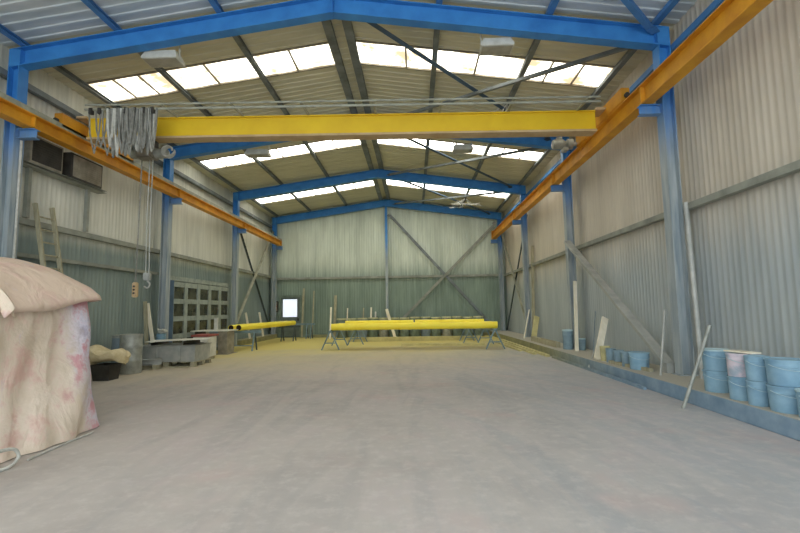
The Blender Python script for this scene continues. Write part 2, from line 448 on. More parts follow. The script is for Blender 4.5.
# ------------------------------------------------------------------ steel frames
near = ['nearest the open front', 'second from the open front', 'third from the open front', 'in the corner by the far end wall']
sides = {-1: 'wall with the glazed door', 1: 'wall with the blue pails'}
RUN = {-1: (-8.12, 5.55, 5.85), 1: (4.82, 5.69, 6.10)}       # runway centre x, bottom, top
for i, y in enumerate(FY):
    for s in (-1, 1):
        xi = XL if s < 0 else XR
        d, w = .24, .25
        xc = xi + s * d / 2
        zb = .25 if s > 0 else (.24 if i == 3 else 0)
        lab = 'blue steel column on the %s, %s, grey with dust below' % (sides[s], near[i])
        c = MB().ibeam((xc, y, zb + .02), (xc, y, ZE - .002), w, d, .014, .02, up=(1, 0, 0))
        t = thing('steel_column', (xc, y, zb), lab, 'column', 'steel columns of the hall frames')
        c.build('column_shaft', 'blue', t)
        MB().box(xc - .17, xc + .17, y - .15, y + .15, zb, zb + .02).build('base_plate', 'blue', t)
        rx, rb, rt_ = RUN[s]
        b = MB().ibeam((xi, y, rb - .11), (rx - s * .14, y, rb - .11), .16, .20, .012, .016)
        br = b.build('runway_bracket', 'blue', t)
        for q in (-.05, .05):
            MB().lathe((xi - s * .04, y + q, rb - .03), [(.018, 0), (.018, .02)], 8).build('bolt', 'rail', br)
        if s < 0 and i == 0:
            MB().tube([(xi + .03, y + .02, .3), (xi + .03, y + .02, rb - .24)], .025, 10).build('cable_conduit', 'cable_white', t)
for i, y in enumerate(FY):
    h = RD / 2; a, tf, t = .12, .02, .007
    prof = [(-a, -h), (a, -h), (a, -h+tf), (t, -h+tf), (t, h-tf), (a, h-tf), (a, h), (-a, h), (-a, h-tf), (-t, h-tf), (-t, -h+tf), (-a, -h+tf)]
    zc = lambda x: roofz(x, ZR + h)
    r = MB().loft([[(x, y + p, zc(x) + q) for p, q in prof] for x in (XL - .24, XM, XR + .24)])
    t = thing('roof_rafter', (XM, y, ZR), 'blue gabled roof beam ' + ['nearest the open front, above the yellow crane', 'partly hidden behind the yellow crane girder', 'between the crane and the far end wall', 'along the top of the far end wall'][i], 'roof beam', 'gabled roof beams')
    r.build('beam', 'blue', t)
    MB().box(XM - .012, XM + .012, y - .1, y + .1, ZR - .02, ZR + RD).build('ridge_plate', 'blue', t)
    for s in (-1, 1):
        x = XL + .012 if s < 0 else XR - .012
        MB().box(min(x, x + s * .25), max(x, x + s * .25), y - .125, y + .125, ZE + .0, ZE + RD - .05).build('corner_plate', 'blue', t)

# purlins (Z sections resting on the rafters)
pl = ['along the eaves of the wall with the glazed door', 'first out from the eaves above the ladder wall', 'second out from the eaves above the ladder wall', 'at the ridge, on the ladder side of the pair',
      'at the ridge, on the pail side of the pair', 'first down from the ridge towards the pail wall', 'second down from the ridge towards the pail wall', 'along the eaves of the wall with the blue pails']
for i, x in enumerate(PX):
    z0 = roofz(x, ZR + RD) + .012; z1 = roofz(x, SHEET) - .05
    w = .13 if i not in (3, 4) else .21
    t = thing('roof_purlin', (x, (YF + FY[3]) / 2, z0), 'long steel roof purlin ' + pl[i], 'purlin', 'roof purlins')
    for j, (y0, y1, mt) in enumerate(((YF, FY[0], 'blue_brace'), (FY[0], FY[1], 'purlin'), (FY[1], FY[2], 'purlin'), (FY[2], FY[3], 'purlin'))):
        MB().chan((x, y0, (z0+z1)/2), (x, y1, (z0+z1)/2), w, z1 - z0, .02).build('purlin_length', mt, t)

# roof wind bracing
def brace(name, p0, p1, mat, label, w=.07, h=.07, cat='brace', group=None, up=(0, 0, 1), plates=True):
    t = thing(name, tuple((Vector(p0) + Vector(p1)) / 2), label, cat, group)
    MB().angle(p0, p1, w, h, .012, up).build('brace_bar', mat, t)
    if plates:
        d = (Vector(p1) - Vector(p0)).normalized()
        for p in (Vector(p0), Vector(p1)):
            MB().bar(p - d * .1, p + d * .1, .16, .014, up).build('end_cleat', mat, t)
    return t
rb = 8.12
def rp(x, y, top=rb): return (x, y, roofz(x, top))
for i in range(3):
    y0, y1 = FY[i] + .15, FY[i+1] - .15
    where = ['above the crane girder', 'behind the crane girder', 'nearest the far end wall'][i]
    brace('roof_brace', rp(-1.3, y0), rp(4.6, y1), 'door_blue', 'blue-grey roof brace falling from the ridge, ' + where, .13, .1, group='crossed roof braces')
    brace('roof_brace', rp(4.9, y0, rb - .08), rp(-1.1, y1, rb - .08), 'purlin', 'grey roof brace rising from the pail wall, ' + where, .09, .08, group='crossed roof braces')
y0 = FY[0] - .12
brace('roof_brace', (5.0, y0 - .05, 7.2), rp(2.2, y0 - 2.5, 8.28), 'blue_brace', 'bright blue roof brace in front of the nearest roof beam', .11, .11)

# wall bracing in the end bay and on the end wall
X1 = WL + .14
brace('wall_brace', (X1, 21.25, 6.4), (X1, 26.9, .5), 'trestle_dark', 'dark wall brace falling towards the far corner behind the yellow pipe ends', .08, .08, up=(1, 0, 0))
brace('wall_brace', (X1 + .1, 26.9, 6.4), (X1 + .1, 21.2, .8), 'brace', 'pale wall brace rising towards the far corner behind the yellow pipe ends', .1, .1, up=(1, 0, 0))
X2 = WR - .16
brace('wall_brace', (X2 - .1, 26.9, 5.9), (X2 - .1, 21.3, .3), 'brace', 'pale wall brace in the far corner, descending away from it on the pail wall', .11, .11, up=(1, 0, 0))
brace('wall_brace', (X2, 21.3, 6.0), (X2, 26.9, .3), 'trestle_dark', 'dark wall brace in the far corner of the pail wall, crossing the pale one', .08, .08, up=(1, 0, 0))
brace('wall_brace', (-1.45, 27.1, 7.3), (4.5, 27.1, .55), 'purlin', 'dark brace on the end wall falling from the middle post', .15, .12, up=(0, 1, 0))
brace('wall_brace', (4.9, 27.02, 6.7), (-1.4, 27.02, .45), 'girt', 'grey-green brace on the end wall rising towards the pail side', .15, .12, up=(0, 1, 0))
t = thing('steel_post', (XM, 27.05, 0.16), 'slim blue middle post standing at the centre of the end wall', 'post')
MB().ibeam((XM, 27.1, .18), (XM, 27.1, ZR), .14, .14, .012, .014, up=(0, 1, 0)).build('post_shaft', 'blue', t)
MB().box(XM - .12, XM + .12, 26.99, 27.2, .16, .18).build('base_plate', 'blue', t)

# big loose-looking channel brace, and a pole by the near column
t = thing('wall_strut', (5.1, 12.3, .25), 'wide grey diagonal strut between the two nearest columns on the pail wall', 'strut')
MB().chan((5.08, 9.35, .42), (5.08, 14.9, 3.74), .08, .2, .014, up=(1, 0, 0)).build('strut_beam', 'steel', t)
MB().box(5.0, 5.16, 9.28, 9.5, .25, .45).build('foot_plate', 'steel', t)
# ------------------------------------------------------------------ crane runways and crane
for s in (-1, 1):
    x, zb, zt = RUN[s]
    t = thing('crane_runway_beam', (x, 12, zb), 'long orange-yellow crane runway beam along the ' + sides[s], 'beam', 'crane runway beams')
    MB().ibeam((x, YF, (zb+zt)/2), (x, 26.95, (zb+zt)/2), .24, zt - zb, .014, .022).build('beam', 'orange', t)
    MB().bar((x - .02 * (s < 0), YF, zt + .018), (x - .02 * (s < 0), 26.95, zt + .018), .05, .036).build('rail', 'rail', t)
    if s < 0: MB().box(x + .03, x + .1, YF, 26.9, zt, zt + .12).build('conductor_rail', 'rail', t)
    for y in FY:
        MB().box(x - .095, x + .095, y - .012, y + .012, zb + .022, zt - .022).build('stiffener', 'orange', t)
    MB().box(x - .1, x + .1, 26.95, 26.98, zb, zt + .12).build('end_stop', 'orange', t)

cr = thing('overhead_crane', (-1.7, 10.7, 5.85), 'yellow overhead travelling crane spanning the hall on its runways', 'crane')
CZ0, CZ1 = 5.87, 6.36
A, B = Vector((-7.9, 10.52, (CZ0+CZ1)/2)), Vector((4.5, 10.86, (CZ0+CZ1)/2))
gd = MB().ibeam(A, B, .30, CZ1 - CZ0, .2, .03).build('bridge_girder', 'yellow', cr)
MB().bar(A + Vector((0, 0, -.262)), B + Vector((0, 0, -.262)), .34, .05).build('lower_flange', 'tan', gd)
for s in (-1, 1):
    x, zb, zt = RUN[s]
    y0, y1 = (9.75, 12.4) if s < 0 else (9.85, 12.7)
    e = MB().box(x - .1, x + .1, y0, y1, zt + .05, zt + .38, .012).build('end_carriage', 'orange', cr)
    for y in (y0 + .15, y1 - .15):
        MB().lathe((x - .045, y, zt + .036 + .085), [(.05, 0), (.085, 0), (.085, .09), (.05, .09)], 18, (1, 0, 0)).build('wheel', 'dark', e)
    for y in (y0 - .05, y1 + .05):
        MB().lathe((x, y - .05, zt + .18), [(.02, 0), (.055, .01), (.055, .07), (.02, .1)], 12, (0, 1, 0)).build('buffer', 'dark', e)
    # knee joining girder and end carriage
    xe = A.x if s < 0 else B.x; yy = A.y if s < 0 else B.y
    MB().box(min(xe, x) - .02, max(xe, x) + .02, yy - .22, yy + .22, CZ1 - .02, CZ1 + .04, .008).build('girder_saddle', 'tan', cr)
mo = MB().lathe((4.0, 12.55, 6.19), [(.03, 0), (.12, .01), (.14, .06), (.14, .30), (.10, .34), (.10, .40), (.15, .42), (.15, .56), (.05, .6), (.05, .68)], 20, (1, 0, 0)).build('travel_motor', 'galv', cr)
MB().box(4.12, 4.28, 12.5, 12.6, 6.32, 6.4, .01).build('terminal_box', 'galv', mo)
MB().box(4.28, 4.42, 12.44, 12.66, 5.98, 6.08, .01).build('motor_foot', 'galv', mo)
# festoon track held out in front of the girder on arms
TY0, TY1, TZ = 9.62, 9.95, 6.33
def ty(x): return TY0 + (x + 7.4) / 12 * (TY1 - TY0)
ft = MB(); 
ft.tube([(-7.4, ty(-7.4), TZ), (4.3, ty(4.3), TZ)], .022, 8); ft.tube([(-7.4, ty(-7.4), TZ - .11), (4.3, ty(4.3), TZ - .11)], .028, 8)
ft = ft.build('festoon_track', 'rail', cr)
for x in (-7.0, -5.7, -4.1, -2.5, -.85, .7, 2.35, 4.05):
    gy = A.y + (x - A.x) / (B.x - A.x) * (B.y - A.y)
    MB().bar((x, ty(x) - .04, TZ - .02), (x, gy, CZ1 + .02), .05, .04).build('track_arm', 'rail', cr)
# gathered festoon loops
rnd = random.Random(3)
def hang(x0, x1, y, z, drop, n=14):
    pts = []
    for i in range(n + 1):
        q = i / n; s_ = math.sin(q * PI)
        pts.append((x0 + (x1 - x0) * (.5 - .5 * math.cos(q * PI)) + (x1 - x0) * .25 * math.sin(q * 2 * PI), y + .03 * s_, z - drop * s_ ** .42))
    return pts
for i in range(22):
    x = -6.84 + i * .045
    y = ty(x) - .02 + rnd.uniform(-.07, .07)
    MB().tube(hang(x, x + rnd.uniform(.1, .2), y, TZ - .12, rnd.uniform(.7, 1.12)), rnd.choice((.022, .026, .032)), 6).build('festoon_cable', 'cable' if i % 4 else 'cable_white', ft)
for i, (x, dp) in enumerate(((-7.3, 1.0), (-7.15, .85), (-7.0, 1.05))):
    MB().tube(hang(x, x + .28, ty(x), TZ - .12, dp), .018, 6).build('festoon_cable', 'cable', ft)
for i in range(8):
    x = -7.25 + i * .2
    MB().box(x - .04, x + .04, ty(x) - .05, ty(x) + .05, TZ - .22, TZ - .08, .008).build('cable_trolley', 'dark', ft)
# chain hoist under the girder
HX = -6.5; HY = A.y + (HX - A.x) / (B.x - A.x) * (B.y - A.y)
h = MB().box(HX - .2, HX + .22, HY - .17, HY + .17, 5.36, 5.66, .03).build('hoist', 'unit', cr)
MB().lathe((HX + .2, HY, 5.5), [(.08, 0), (.12, .02), (.12, .28), (.09, .32), (.04, .34)], 20, (1, 0, 0)).build('hoist_motor', 'galv', h)
MB().lathe((HX - .42, HY, 5.5), [(.05, 0), (.11, .03), (.11, .2), (.08, .23)], 20, (1, 0, 0)).build('gear_case', 'rail', h)
MB().box(HX - .2, HX + .2, HY - .16, HY + .16, 5.66, 5.86, .015).build('hoist_trolley', 'dark', h)
for i in range(5):
    a0 = i * .35
    MB().tube([(HX + .62 + .13 * math.cos(a0 + q), HY - .22 + .03 * i, 5.48 + .13 * math.sin(a0 + q)) for q in [k_ * .45 for k_ in range(13)]], .02, 6).build('cable_coil', 'cable_white', h)
MB().tube([(HX - .12, HY, 5.34), (HX - .14, HY, 3.6), (HX - .16, HY, 2.32)], .016, 6).build('pendant_cable', 'cable', h)
for dx in (.08, .16):
    MB().tube([(HX + dx, HY, 5.34), (HX + dx - .02, HY, 3.9), (HX + dx + .0, HY, 2.55)], .012, 6).build('lifting_chain', 'steel', h)
hk = MB().box(HX + .04, HX + .2, HY - .06, HY + .06, 2.38, 2.56, .02)
hk.tube([(HX + .12 + .07 * math.cos(q), HY, 2.28 + .08 * math.sin(q)) for q in [PI * .5 - k_ * .42 for k_ in range(11)]], .02, 6)
hk.build('lifting_hook', 'steel', h)
pc = MB().box(HX - .22, HX - .1, HY - .05, HY + .05, 1.98, 2.34, .02).build('pendant_control', 'tan', h)
for z in (2.08, 2.16, 2.24): MB().lathe((HX - .16, HY - .045, z), [(.025, 0), (.025, -.02), (.01, -.022)], 10, (0, 1, 0)).build('push_button', 'dark', pc)

# ------------------------------------------------------------------ floodlights
for x0, x1, y, z, lab in ((-5.86, -5.08, 9.36, 7.14, 'white boxy floodlight hanging by the nearest roof beam over the ladder wall side'), (1.53, 2.23, 9.36, 7.17, 'white boxy floodlight hanging by the nearest roof beam over the pail wall side'),
                     (-5.9, -5.05, 15.45, 7.12, 'boxy floodlight hanging below the skylight behind the crane, ladder wall side'), (1.45, 2.15, 15.45, 7.1, 'boxy floodlight hanging below the skylight behind the crane, pail wall side')):
    xc = (x0 + x1) / 2
    t = thing('floodlight', (xc, y, z), lab, 'lamp', 'boxy floodlights under the roof')
    b = MB().loft([[(x0 + q, y - .2 + q, zz), (x1 - q, y - .2 + q, zz), (x1 - q, y + .2 - q, zz), (x0 + q, y + .2 - q, zz)] for zz, q in ((z, 0), (z + .05, 0), (z + .2, .06))])
    b.build('housing', 'lampbody', t)
    MB().box(x0 + .03, x1 - .03, y - .17, y + .17, z - .012, z).build('lens', 'lampglass', t)
    for x in (x0 + .03, x1 - .03):
        MB().bar((x, y, z + .1), (x, y, z + .42), .03, .02).build('hanger', 'lampbody', t)
    top = roofz(xc, ZR) + .02
    MB().tube([(x0 + .03, y, z + .42), (x1 - .03, y, z + .42)], .016, 6).build('cross_bar', 'lampbody', t)
    for x in (x0 + .06, x1 - .06):
        MB().tube([(x, y, z + .42), (x, y - .2, roofz(x, ZR) + .05)], .012, 6).build('hanging_rod', 'lampbody', t)

# cobwebby cable tangle under a roof purlin
for seed, tx, ty_, spread, lab in ((5, 2.9, 13.0, .16, 'pale tangle of loose cable hanging from a roof purlin above the crane girder'),
                                  (8, 2.93, 24.6, .3, 'pale tangle of loose cable hanging before the farthest skylight')):
    m = MB(); r = random.Random(seed)
    for i in range(8):
        p = Vector((tx - .2 + r.uniform(-1.2, 1.2) * spread, ty_, 7.42 if seed == 8 else 7.35)); pts = []
        for j in range(9):
            pts.append(tuple(p)); p = p + Vector((r.uniform(-1, 1) * spread, r.uniform(-.06, .06), r.uniform(-.1, .07)))
        pts[0] = (tx, ty_, roofz(tx, ZR + RD) + .06)
        m.tube(pts, 0.014, 5)
    tag(m.build('cable_tangle', 'cable_white'), lab, 'cable')

# ------------------------------------------------------------------ ladder-side wall fittings
for i, (y0, y1, lab) in enumerate(((9.42, 10.36, 'dark boxy wall unit on the high shelf, the nearer one with a worn face'), (10.62, 11.74, 'dark louvred wall unit on the high shelf, the farther one from the near column'))):
    t = thing('ventilation_unit', (-8.55, (y0+y1)/2, 4.98), lab, 'ventilation unit', 'dark units on the high wall shelf')
    MB().box(-8.74, -8.44, y0, y1, 4.98, 5.62, .012).build('casing', 'unit' if i == 0 else 'dark', t)
    MB().box(-8.44, -8.425, y0 + .06, y1 - .06, 5.03, 5.57).build('front_panel', 'dark' if i == 0 else 'unit', t)
    lv = MB()
    for k_ in range(8): lv.bar((-8.42, y0 + .08, 5.08 + k_ * .055), (-8.42, y1 - .08, 5.08 + k_ * .055), .02, .028)
    lv.build('louvre_slats', 'dark' if i == 0 else 'unit', t)
t = thing('wall_shelf_frame', (-8.6, 10.8, 3.75), 'steel shelf frame on two posts carrying the dark wall units', 'shelf')
MB().chan((-8.58, 9.25, 4.94), (-8.58, 11.95, 4.94), .26, .07, .012).build('shelf_rail', 'girt', t)
for y in (9.62, 11.45): MB().bar((-8.62, y, 3.76), (-8.62, y, 4.9), .09, .09).build('post', 'girt', t)

t = thing('ladder', (-8.1, 10.1, 0), 'pale wooden ladder leaning on the wall beyond the sheeted machine', 'ladder')
L0, L1 = Vector((-7.75, 10.0, 0)), Vector((-8.55, 10.0, 4.12))
for dy in (-.24, .24): MB().bar(L0 + Vector((0, dy, 0)), L1 + Vector((0, dy, 0)), .05, .09, (1, 0, 0)).build('rail', 'wood_grey', t)
for k_ in range(1, 14):
    p = L0.lerp(L1, k_ / 14); MB().tube([p + Vector((0, -.24, 0)), p + Vector((0, .24, 0))], .02, 8).build('rung', 'wood_grey', t)

# glazed sliding door
d = MB(); DX0, DX1 = WL + .045, WL + .10
YD0, YD1, ZD = 15.95, 20.95, 2.74
d.box(DX0, DX0 + .02, YD0, YD1, .02, ZD)
door = struct(d.build('door_1', 'pane'))
ys = [YD0 + (YD1 - YD0) * k_ / 5 for k_ in range(6)]; zs = [.1, .74, 1.38, 2.02, 2.64]
b = MB()
for y in ys: b.box(DX0 + .02, DX1 + .01, max(YD0, y - .12), min(YD1, y + .12), .02, ZD)
b.build('door_frame', 'frame_grey', door)
b = MB()
for z in zs: b.box(DX0 + .02, DX1, YD0, YD1, max(.02, z - .09), min(ZD, z + .09))
b.build('glazing_bar', 'frame_grey', door)
MB().box(DX0, DX1 + .08, 15.42, 15.93, 0, 2.76, .01).build('door_post', 'door_blue', door)

# personnel door in the end wall
d = struct(MB().box(-8.12, -6.95, YB - .1, YB - .045, .02, 2.42).build('door_2', 'door_steel'))
b = MB()
b.box(-8.24, -8.12, YB - .16, YB - .04, 0, 2.54); b.box(-6.95, -6.83, YB - .16, YB - .04, 0, 2.54); b.box(-8.12, -6.95, YB - .16, YB - .04, 2.42, 2.54)
b.build('door_frame', 'drum', d)
MB().box(-7.98, -7.12, YB - .112, YB - .098, 1.24, 2.3).build('door_glass', 'doorglass', d)
b = MB(); b.box(-7.1, -7.0, YB - .13, YB - .1, 1.0, 1.16); b.tube([(-7.05, YB - .16, 1.1), (-7.2, YB - .16, 1.1)], .012, 6); b.tube([(-7.05, YB - .1, 1.1), (-7.05, YB - .16, 1.1)], .012, 6)
b.build('door_handle', 'dark', d)
t = thing('switch_box', (-8.4, 27.2, 1.6), 'small dark switch box on the end wall beside the glazed door pane', 'switch box')
MB().box(-8.46, -8.28, 27.12, YB - .04, 1.55, 2.2, .015).build('box_body', 'dark', t)
MB().box(-8.44, -8.30, 27.105, 27.12, 1.6, 2.15).build('box_cover', 'unit', t)
MB().lathe((-8.37, 27.11, 1.9), [(.04, 0), (.04, -.04), (.02, -.045)], 12, (0, 1, 0)).build('switch_knob', 'red', t)

# ------------------------------------------------------------------ sheeted machine
def smooth_noise(seed):
    r = random.Random(seed)
    T = [(r.uniform(-3, 3), r.uniform(-3, 3), r.uniform(-3, 3), r.uniform(0, 7)) for _ in range(9)]
    def f(p, s=1.0):
        return sum(math.sin((a*p[0] + b_*p[1] + c*p[2]) * s + ph) for a, b_, c, ph in T) / 9
    return f
sn = smooth_noise(11)
t = thing('covered_machine', (-6.2, 4.6, 0), 'bulky machine draped in stained pinkish dust sheets near the ladder', 'covered machine')
# plan outline of the skirt, counter-clockwise, rounded corners
CX0, CX1, CY0, CY1 = -8.1, -4.62, 2.4, 6.5
def outline(n, grow=0.0, rad=.28):
    pts = []
    x0, x1, y0, y1 = CX0 - grow, CX1 + grow, CY0 - grow, CY1 + grow
    cs = [((x1 - rad, y0 + rad), -PI/2), ((x1 - rad, y1 - rad), 0), ((x0 + rad, y1 - rad), PI/2), ((x0 + rad, y0 + rad), PI)]
    for (cx, cy), a0 in cs:
        for k_ in range(9):
            a = a0 + PI/2 * k_ / 8; pts.append(Vector((cx + rad * math.cos(a), cy + rad * math.sin(a), 0)))
    # resample by arc length
    L = [0]
    for a, b_ in zip(pts, pts[1:] + pts[:1]): L.append(L[-1] + (b_ - a).length)
    out = []
    for k_ in range(n):
        q = L[-1] * k_ / n; i = 0
        while L[i+1] < q: i += 1
        a, b_ = pts[i % len(pts)], pts[(i+1) % len(pts)]
        out.append(a.lerp(b_, (q - L[i]) / max(1e-6, L[i+1] - L[i])))
    return out, L[-1]
N = 260
base, per = outline(N)
cen = Vector(((CX0+CX1)/2, (CY0+CY1)/2, 0))
def wall_top(p):   # height where the side sheet meets the top sheet: lower at the near end
    return 1.62 + .24 * min(1, max(0, (p.y - 4.6) / 1.9))
rings = []
HZ = 40
for j in range(HZ + 1):
    v = j / HZ; ring = []
    for k_, p in enumerate(base):
        o = (p - cen); o = Vector((math.copysign(min(1, abs(o.x) / 1.8) ** 4, o.x), math.copysign(min(1, abs(o.y) / 2.07) ** 4, o.y), 0))
        o = o.normalized() if o.length > 0 else Vector((1, 0, 0))
        s = per * k_ / N
        flare = .15 * (1 - v) ** 2.2 + .16 * max(0, p.y - 6.0) * (1 - v) ** 1.5 * (p.x > -5)
        fold = (.06 * math.sin(s * 4.6 + 1.5 * math.sin(s * 1.3) - v * 5.0) + .028 * math.sin(s * 10.7 - 7 * v + 2 * math.sin(s * 2))) * (.25 + .75 * (1 - v))
        drape = .07 * sn((p.x, p.y + v * 1.2, v * 2.0), 2.0) + .05 * sn((p.x * 2, p.y * 2 + v * 2.5, v * 2.5), 2.2)
        z = v * (wall_top(p) + .03)
        if j == 0: z = .012
        ring.append(tuple(p + o * (flare + fold + drape * (.4 + .6 * math.sin(v * PI)) - .06 * v) + Vector((0, 0, z))))
    rings.append(ring)
# turn in under the top sheet
for kx, zz in ((.93, .10), (.75, .16)):
    rings.append([tuple(cen + (Vector(p) - cen) * kx + Vector((0, 0, wall_top(p) + zz - 0))) for p in base])
mb = MB(); mb.loft(rings, caps=True, smooth=True)
side_sheet = mb.build('side_sheet', 'tarp_low', t)
# top sheet: humped, hanging over the sides with a drooping hem
Nn = 220
ob_, pr = outline(Nn, .03, .16)
rings = []
for j in range(14):
    q = j / 13; ring = []                     # q=0 hem, 1 crown
    for k_, p in enumerate(ob_):
        s = pr * k_ / Nn
        if q < .12:
            w = q / .12; f_ = 1.0 + .012 * (1 - w)
            z = wall_top(p) - .06 + .10 * w + .025 * math.sin(s * 5 + 1) * (1 - w)
        else:
            w = (q - .12) / .88; f_ = 1 - w * .97
            xr = min(1.0, max(0.0, (CX1 + .03 - (cen.x + (p.x - cen.x) * f_)) / 1.15))
            yr = min(1.0, max(0.0, (cen.y + (p.y - cen.y) * f_ - CY0) / 1.0))
            xl = min(1.0, max(0.0, ((cen.x + (p.x - cen.x) * f_) - CX0) / 1.2))
            yb = min(1.0, max(0.0, (CY1 + .03 - (cen.y + (p.y - cen.y) * f_)) / .35))
            sm = lambda a: a * (1.8 - .8 * a)
            yy = cen.y + (p.y - cen.y) * f_
            crown = 2.31 + .10 * min(1, max(0, (yy - 4) / 2.5))
            base_z = wall_top(p) + .04
            z = base_z + (crown - base_z) * sm(xr) * sm(xl) * (.25 + .75 * sm(yr)) * (.55 + .45 * sm(yb)) + .025 * sn((p.x * f_, p.y * f_, w), 2.4)
        ring.append(tuple(Vector((cen.x + (p.x - cen.x) * f_, cen.y + (p.y - cen.y) * f_, z))))
    rings.append(ring)
mb = MB(); mb.loft(rings, caps=False, smooth=True); mb._face([v for v in mb.bm.verts][-Nn:])
top = mb.build('top_sheet', 'tarp_top', t)
so = top.modifiers.new('thickness', 'SOLIDIFY'); so.thickness = .012; so.offset = 1
# folded end of sheet lying over the near edge
m = MB(); rings = []
for j in range(9):
    q = j / 8; y = 4.83 + .2 * q
    rings.append([(CX1 + .12 + .05 * math.sin(q * 5) - w * .65, y + .04 * math.sin(w * 6), 1.62 + .12 * math.sin(q * PI) + w * .62 - .05 * (1 - w)) for w in [k_ / 10 for k_ in range(11)]])
m.loft(rings, closed=False, caps=False, smooth=True)
fl = m.build('sheet_fold', 'tarp_low', t)
so = fl.modifiers.new('thickness', 'SOLIDIFY'); so.thickness = .02
# hoses along the hem
def rope(pts, n=8):
    out = []
    P = [Vector(p) for p in pts]; P = [P[0]*2 - P[1]] + P + [P[-1]*2 - P[-2]]
    for i in range(1, len(P) - 2):
        for k_ in range(n):
            u = k_ / n; a, b_, c, d_ = P[i-1:i+3]
            out.append(.5 * ((2*b_) + (c-a)*u + (2*a-5*b_+4*c-d_)*u*u + (3*b_-a-3*c+d_)*u**3))
    out.append(P[-2]); return out
tag(MB().tube(rope([(-4.36, 4.46, .02), (-4.3, 4.55, .03), (-4.27, 4.74, .02), (-4.27, 4.86, .08), (-4.29, 4.84, .17), (-4.3, 4.72, .2), (-4.31, 4.55, .19), (-4.33, 4.35, .1), (-4.34, 4.2, .02)]), .018, 8).build('air_hose', 'cable_white'), 'white hose looping up from the floor at the foot of the sheeted machine', 'hose')
tag(MB().tube(rope([(-4.36, 6.12, .014), (-4.35, 5.75, .014), (-4.33, 5.4, .014), (-4.3, 5.12, .014), (-4.28, 5.0, .014)]), .013, 8).build('power_cable', 'cable_white'), 'thin pale cable lying along the hem of the sheeted machine', 'cable')

# ------------------------------------------------------------------ drums, sack and boards by the ladder-side wall
def drum(name, x, y, r, h, mat, lidmat, label, z=0.0, group=None, cat='drum'):
    t = thing(name, (x, y, z), label, cat, group)
    prof = [(r * .5, 0), (r * .97, 0), (r, .02)]
    for q in (.33, .66): prof += [(r, h*q - .03), (r * 1.035, h*q), (r, h*q + .03)]
    prof += [(r, h - .03), (r * .98, h - .012), (r * .5, h - .012)]
    MB().lathe((x, y, z), prof, 28).build('body', mat, t)
    MB().lathe((x, y, z), [(r * .6, h - .012), (r * 1.03, h - .075), (r * 1.04, h), (r * .94, h + .006), (r * .92, h - .006), (r * .3, h - .006)], 28).build('lid', lidmat, t)
    return t
drum('steel_drum', -7.68, 12.1, .27, 1.04, 'galv', 'galv', 'tall galvanised drum standing in front of the leaning boards')
drum('steel_drum', -8.2, 12.55, .27, 1.0, 'drum_blue', 'galv', 'slate-blue drum half hidden behind the galvanised one')
t = thing('waste_bin', (-7.55, 10.95, 0), 'black open bin under a cream sack near the galvanised drum', 'bin')
MB().loft([[(-7.55 + sx * q, 10.95 + sy * q, z) for sx, sy in ((-1, -1), (1, -1), (1, 1), (-1, 1))] for z, q in ((0, .19), (.34, .23), (.36, .25), (.38, .25), (.38, .22), (.05, .18))]).build('bin_body', 'dark', t)
m = MB(); s3 = smooth_noise(21)
rings = []
for j in range(15):
    q = j / 14; x = -7.98 + .92 * q; w = .34 * math.sin(q * PI) ** .35 + .04
    rings.append([(x + .05 * s3((q, k_, 1), 2), 10.95 + w * math.cos(2*PI*k_/16) * (1 + .2 * s3((q*3, k_ * .7, 0), 1.7)),
                   .60 + (.21 - .10 * q) * math.sin(2*PI*k_/16) * (1 + .35 * s3((q*2, k_ * .9, 3), 2)) + .06 * math.sin(q * 9) * (.5 + .5*math.sin(2*PI*k_/16)) - (.0 if q < .75 else (q-.75)*.5)) for k_ in range(16)])
m.loft(rings, smooth=True)
tag(m.build('paper_sack', 'sack'), 'crumpled cream paper sack lying across the black bin', 'sack')
def plank(name, p0, p1, w, h, mat, label, up=(1, 0, 0), cat='board', group=None):
    return tag(MB().bar(p0, p1, w, h, up).build(name, mat), label, cat, group)
plank('wooden_board', (-8.34, 14.43, .0), (-8.7, 14.46, 1.92), .12, .03, 'wood', 'pale board leaning behind the galvanised drum, the one nearer the pallet', (0, 1, 0))
plank('wooden_board', (-8.58, 14.38, .0), (-8.74, 14.40, 1.98), .12, .03, 'wood_grey', 'dusty grey board leaning behind the galvanised drum', (0, 1, 0))
t = thing('steel_channel_offcut', (-7.3, 13.1, 0), 'low stack bar of grey steel lying between the drum and the pallet', 'steel offcut')
MB().chan((-7.95, 12.75, .2), (-7.35, 13.0, .2), .2, .16, .014).build('channel', 'steel', t)
for q in ((-7.85, 12.8), (-7.45, 12.96)): MB().box(q[0] - .06, q[0] + .06, q[1] - .12, q[1] + .12, 0, .12).build('spacer_block', 'wood_grey', t)

# pallet with steel tank, loose plate
t = thing('wooden_pallet', (-7.35, 13.9, 0), 'wooden pallet under the grey steel trough', 'pallet')
PX0, PX1, PY0, PY1 = -8.3, -6.5, 13.3, 14.45
for x in (-8.22, -7.4, -6.58):
    for y in (13.37, 13.85, 14.33): MB().box(x - .07, x + .07, y - .06, y + .06, .022, .12).build('block', 'wood_grey', t)
for y in (13.37, 13.85, 14.33): MB().box(PX0, PX1, y - .06, y + .06, 0, .022).build('bottom_board', 'wood_grey', t)
for k_ in range(7):
    x = PX0 + .07 + k_ * (PX1 - PX0 - .14) / 6; MB().box(x - .065, x + .065, PY0, PY1, .12, .145).build('deck_board', 'wood_grey', t)
t = thing('steel_trough', (-7.35, 13.85, .145), 'grey steel trough sitting on the wooden pallet', 'trough')
m = MB(); x0, x1, y0, y1 = -8.26, -6.54, 13.36, 14.38
m.loft([[(a, b_, z) for a, b_ in ((x0+q, y0+q), (x1-q, y0+q), (x1-q, y1-q), (x0+q, y1-q))] for z, q in ((.145, .02), (.60, 0), (.62, -.03), (.635, -.03), (.635, .04), (.2, .05))])
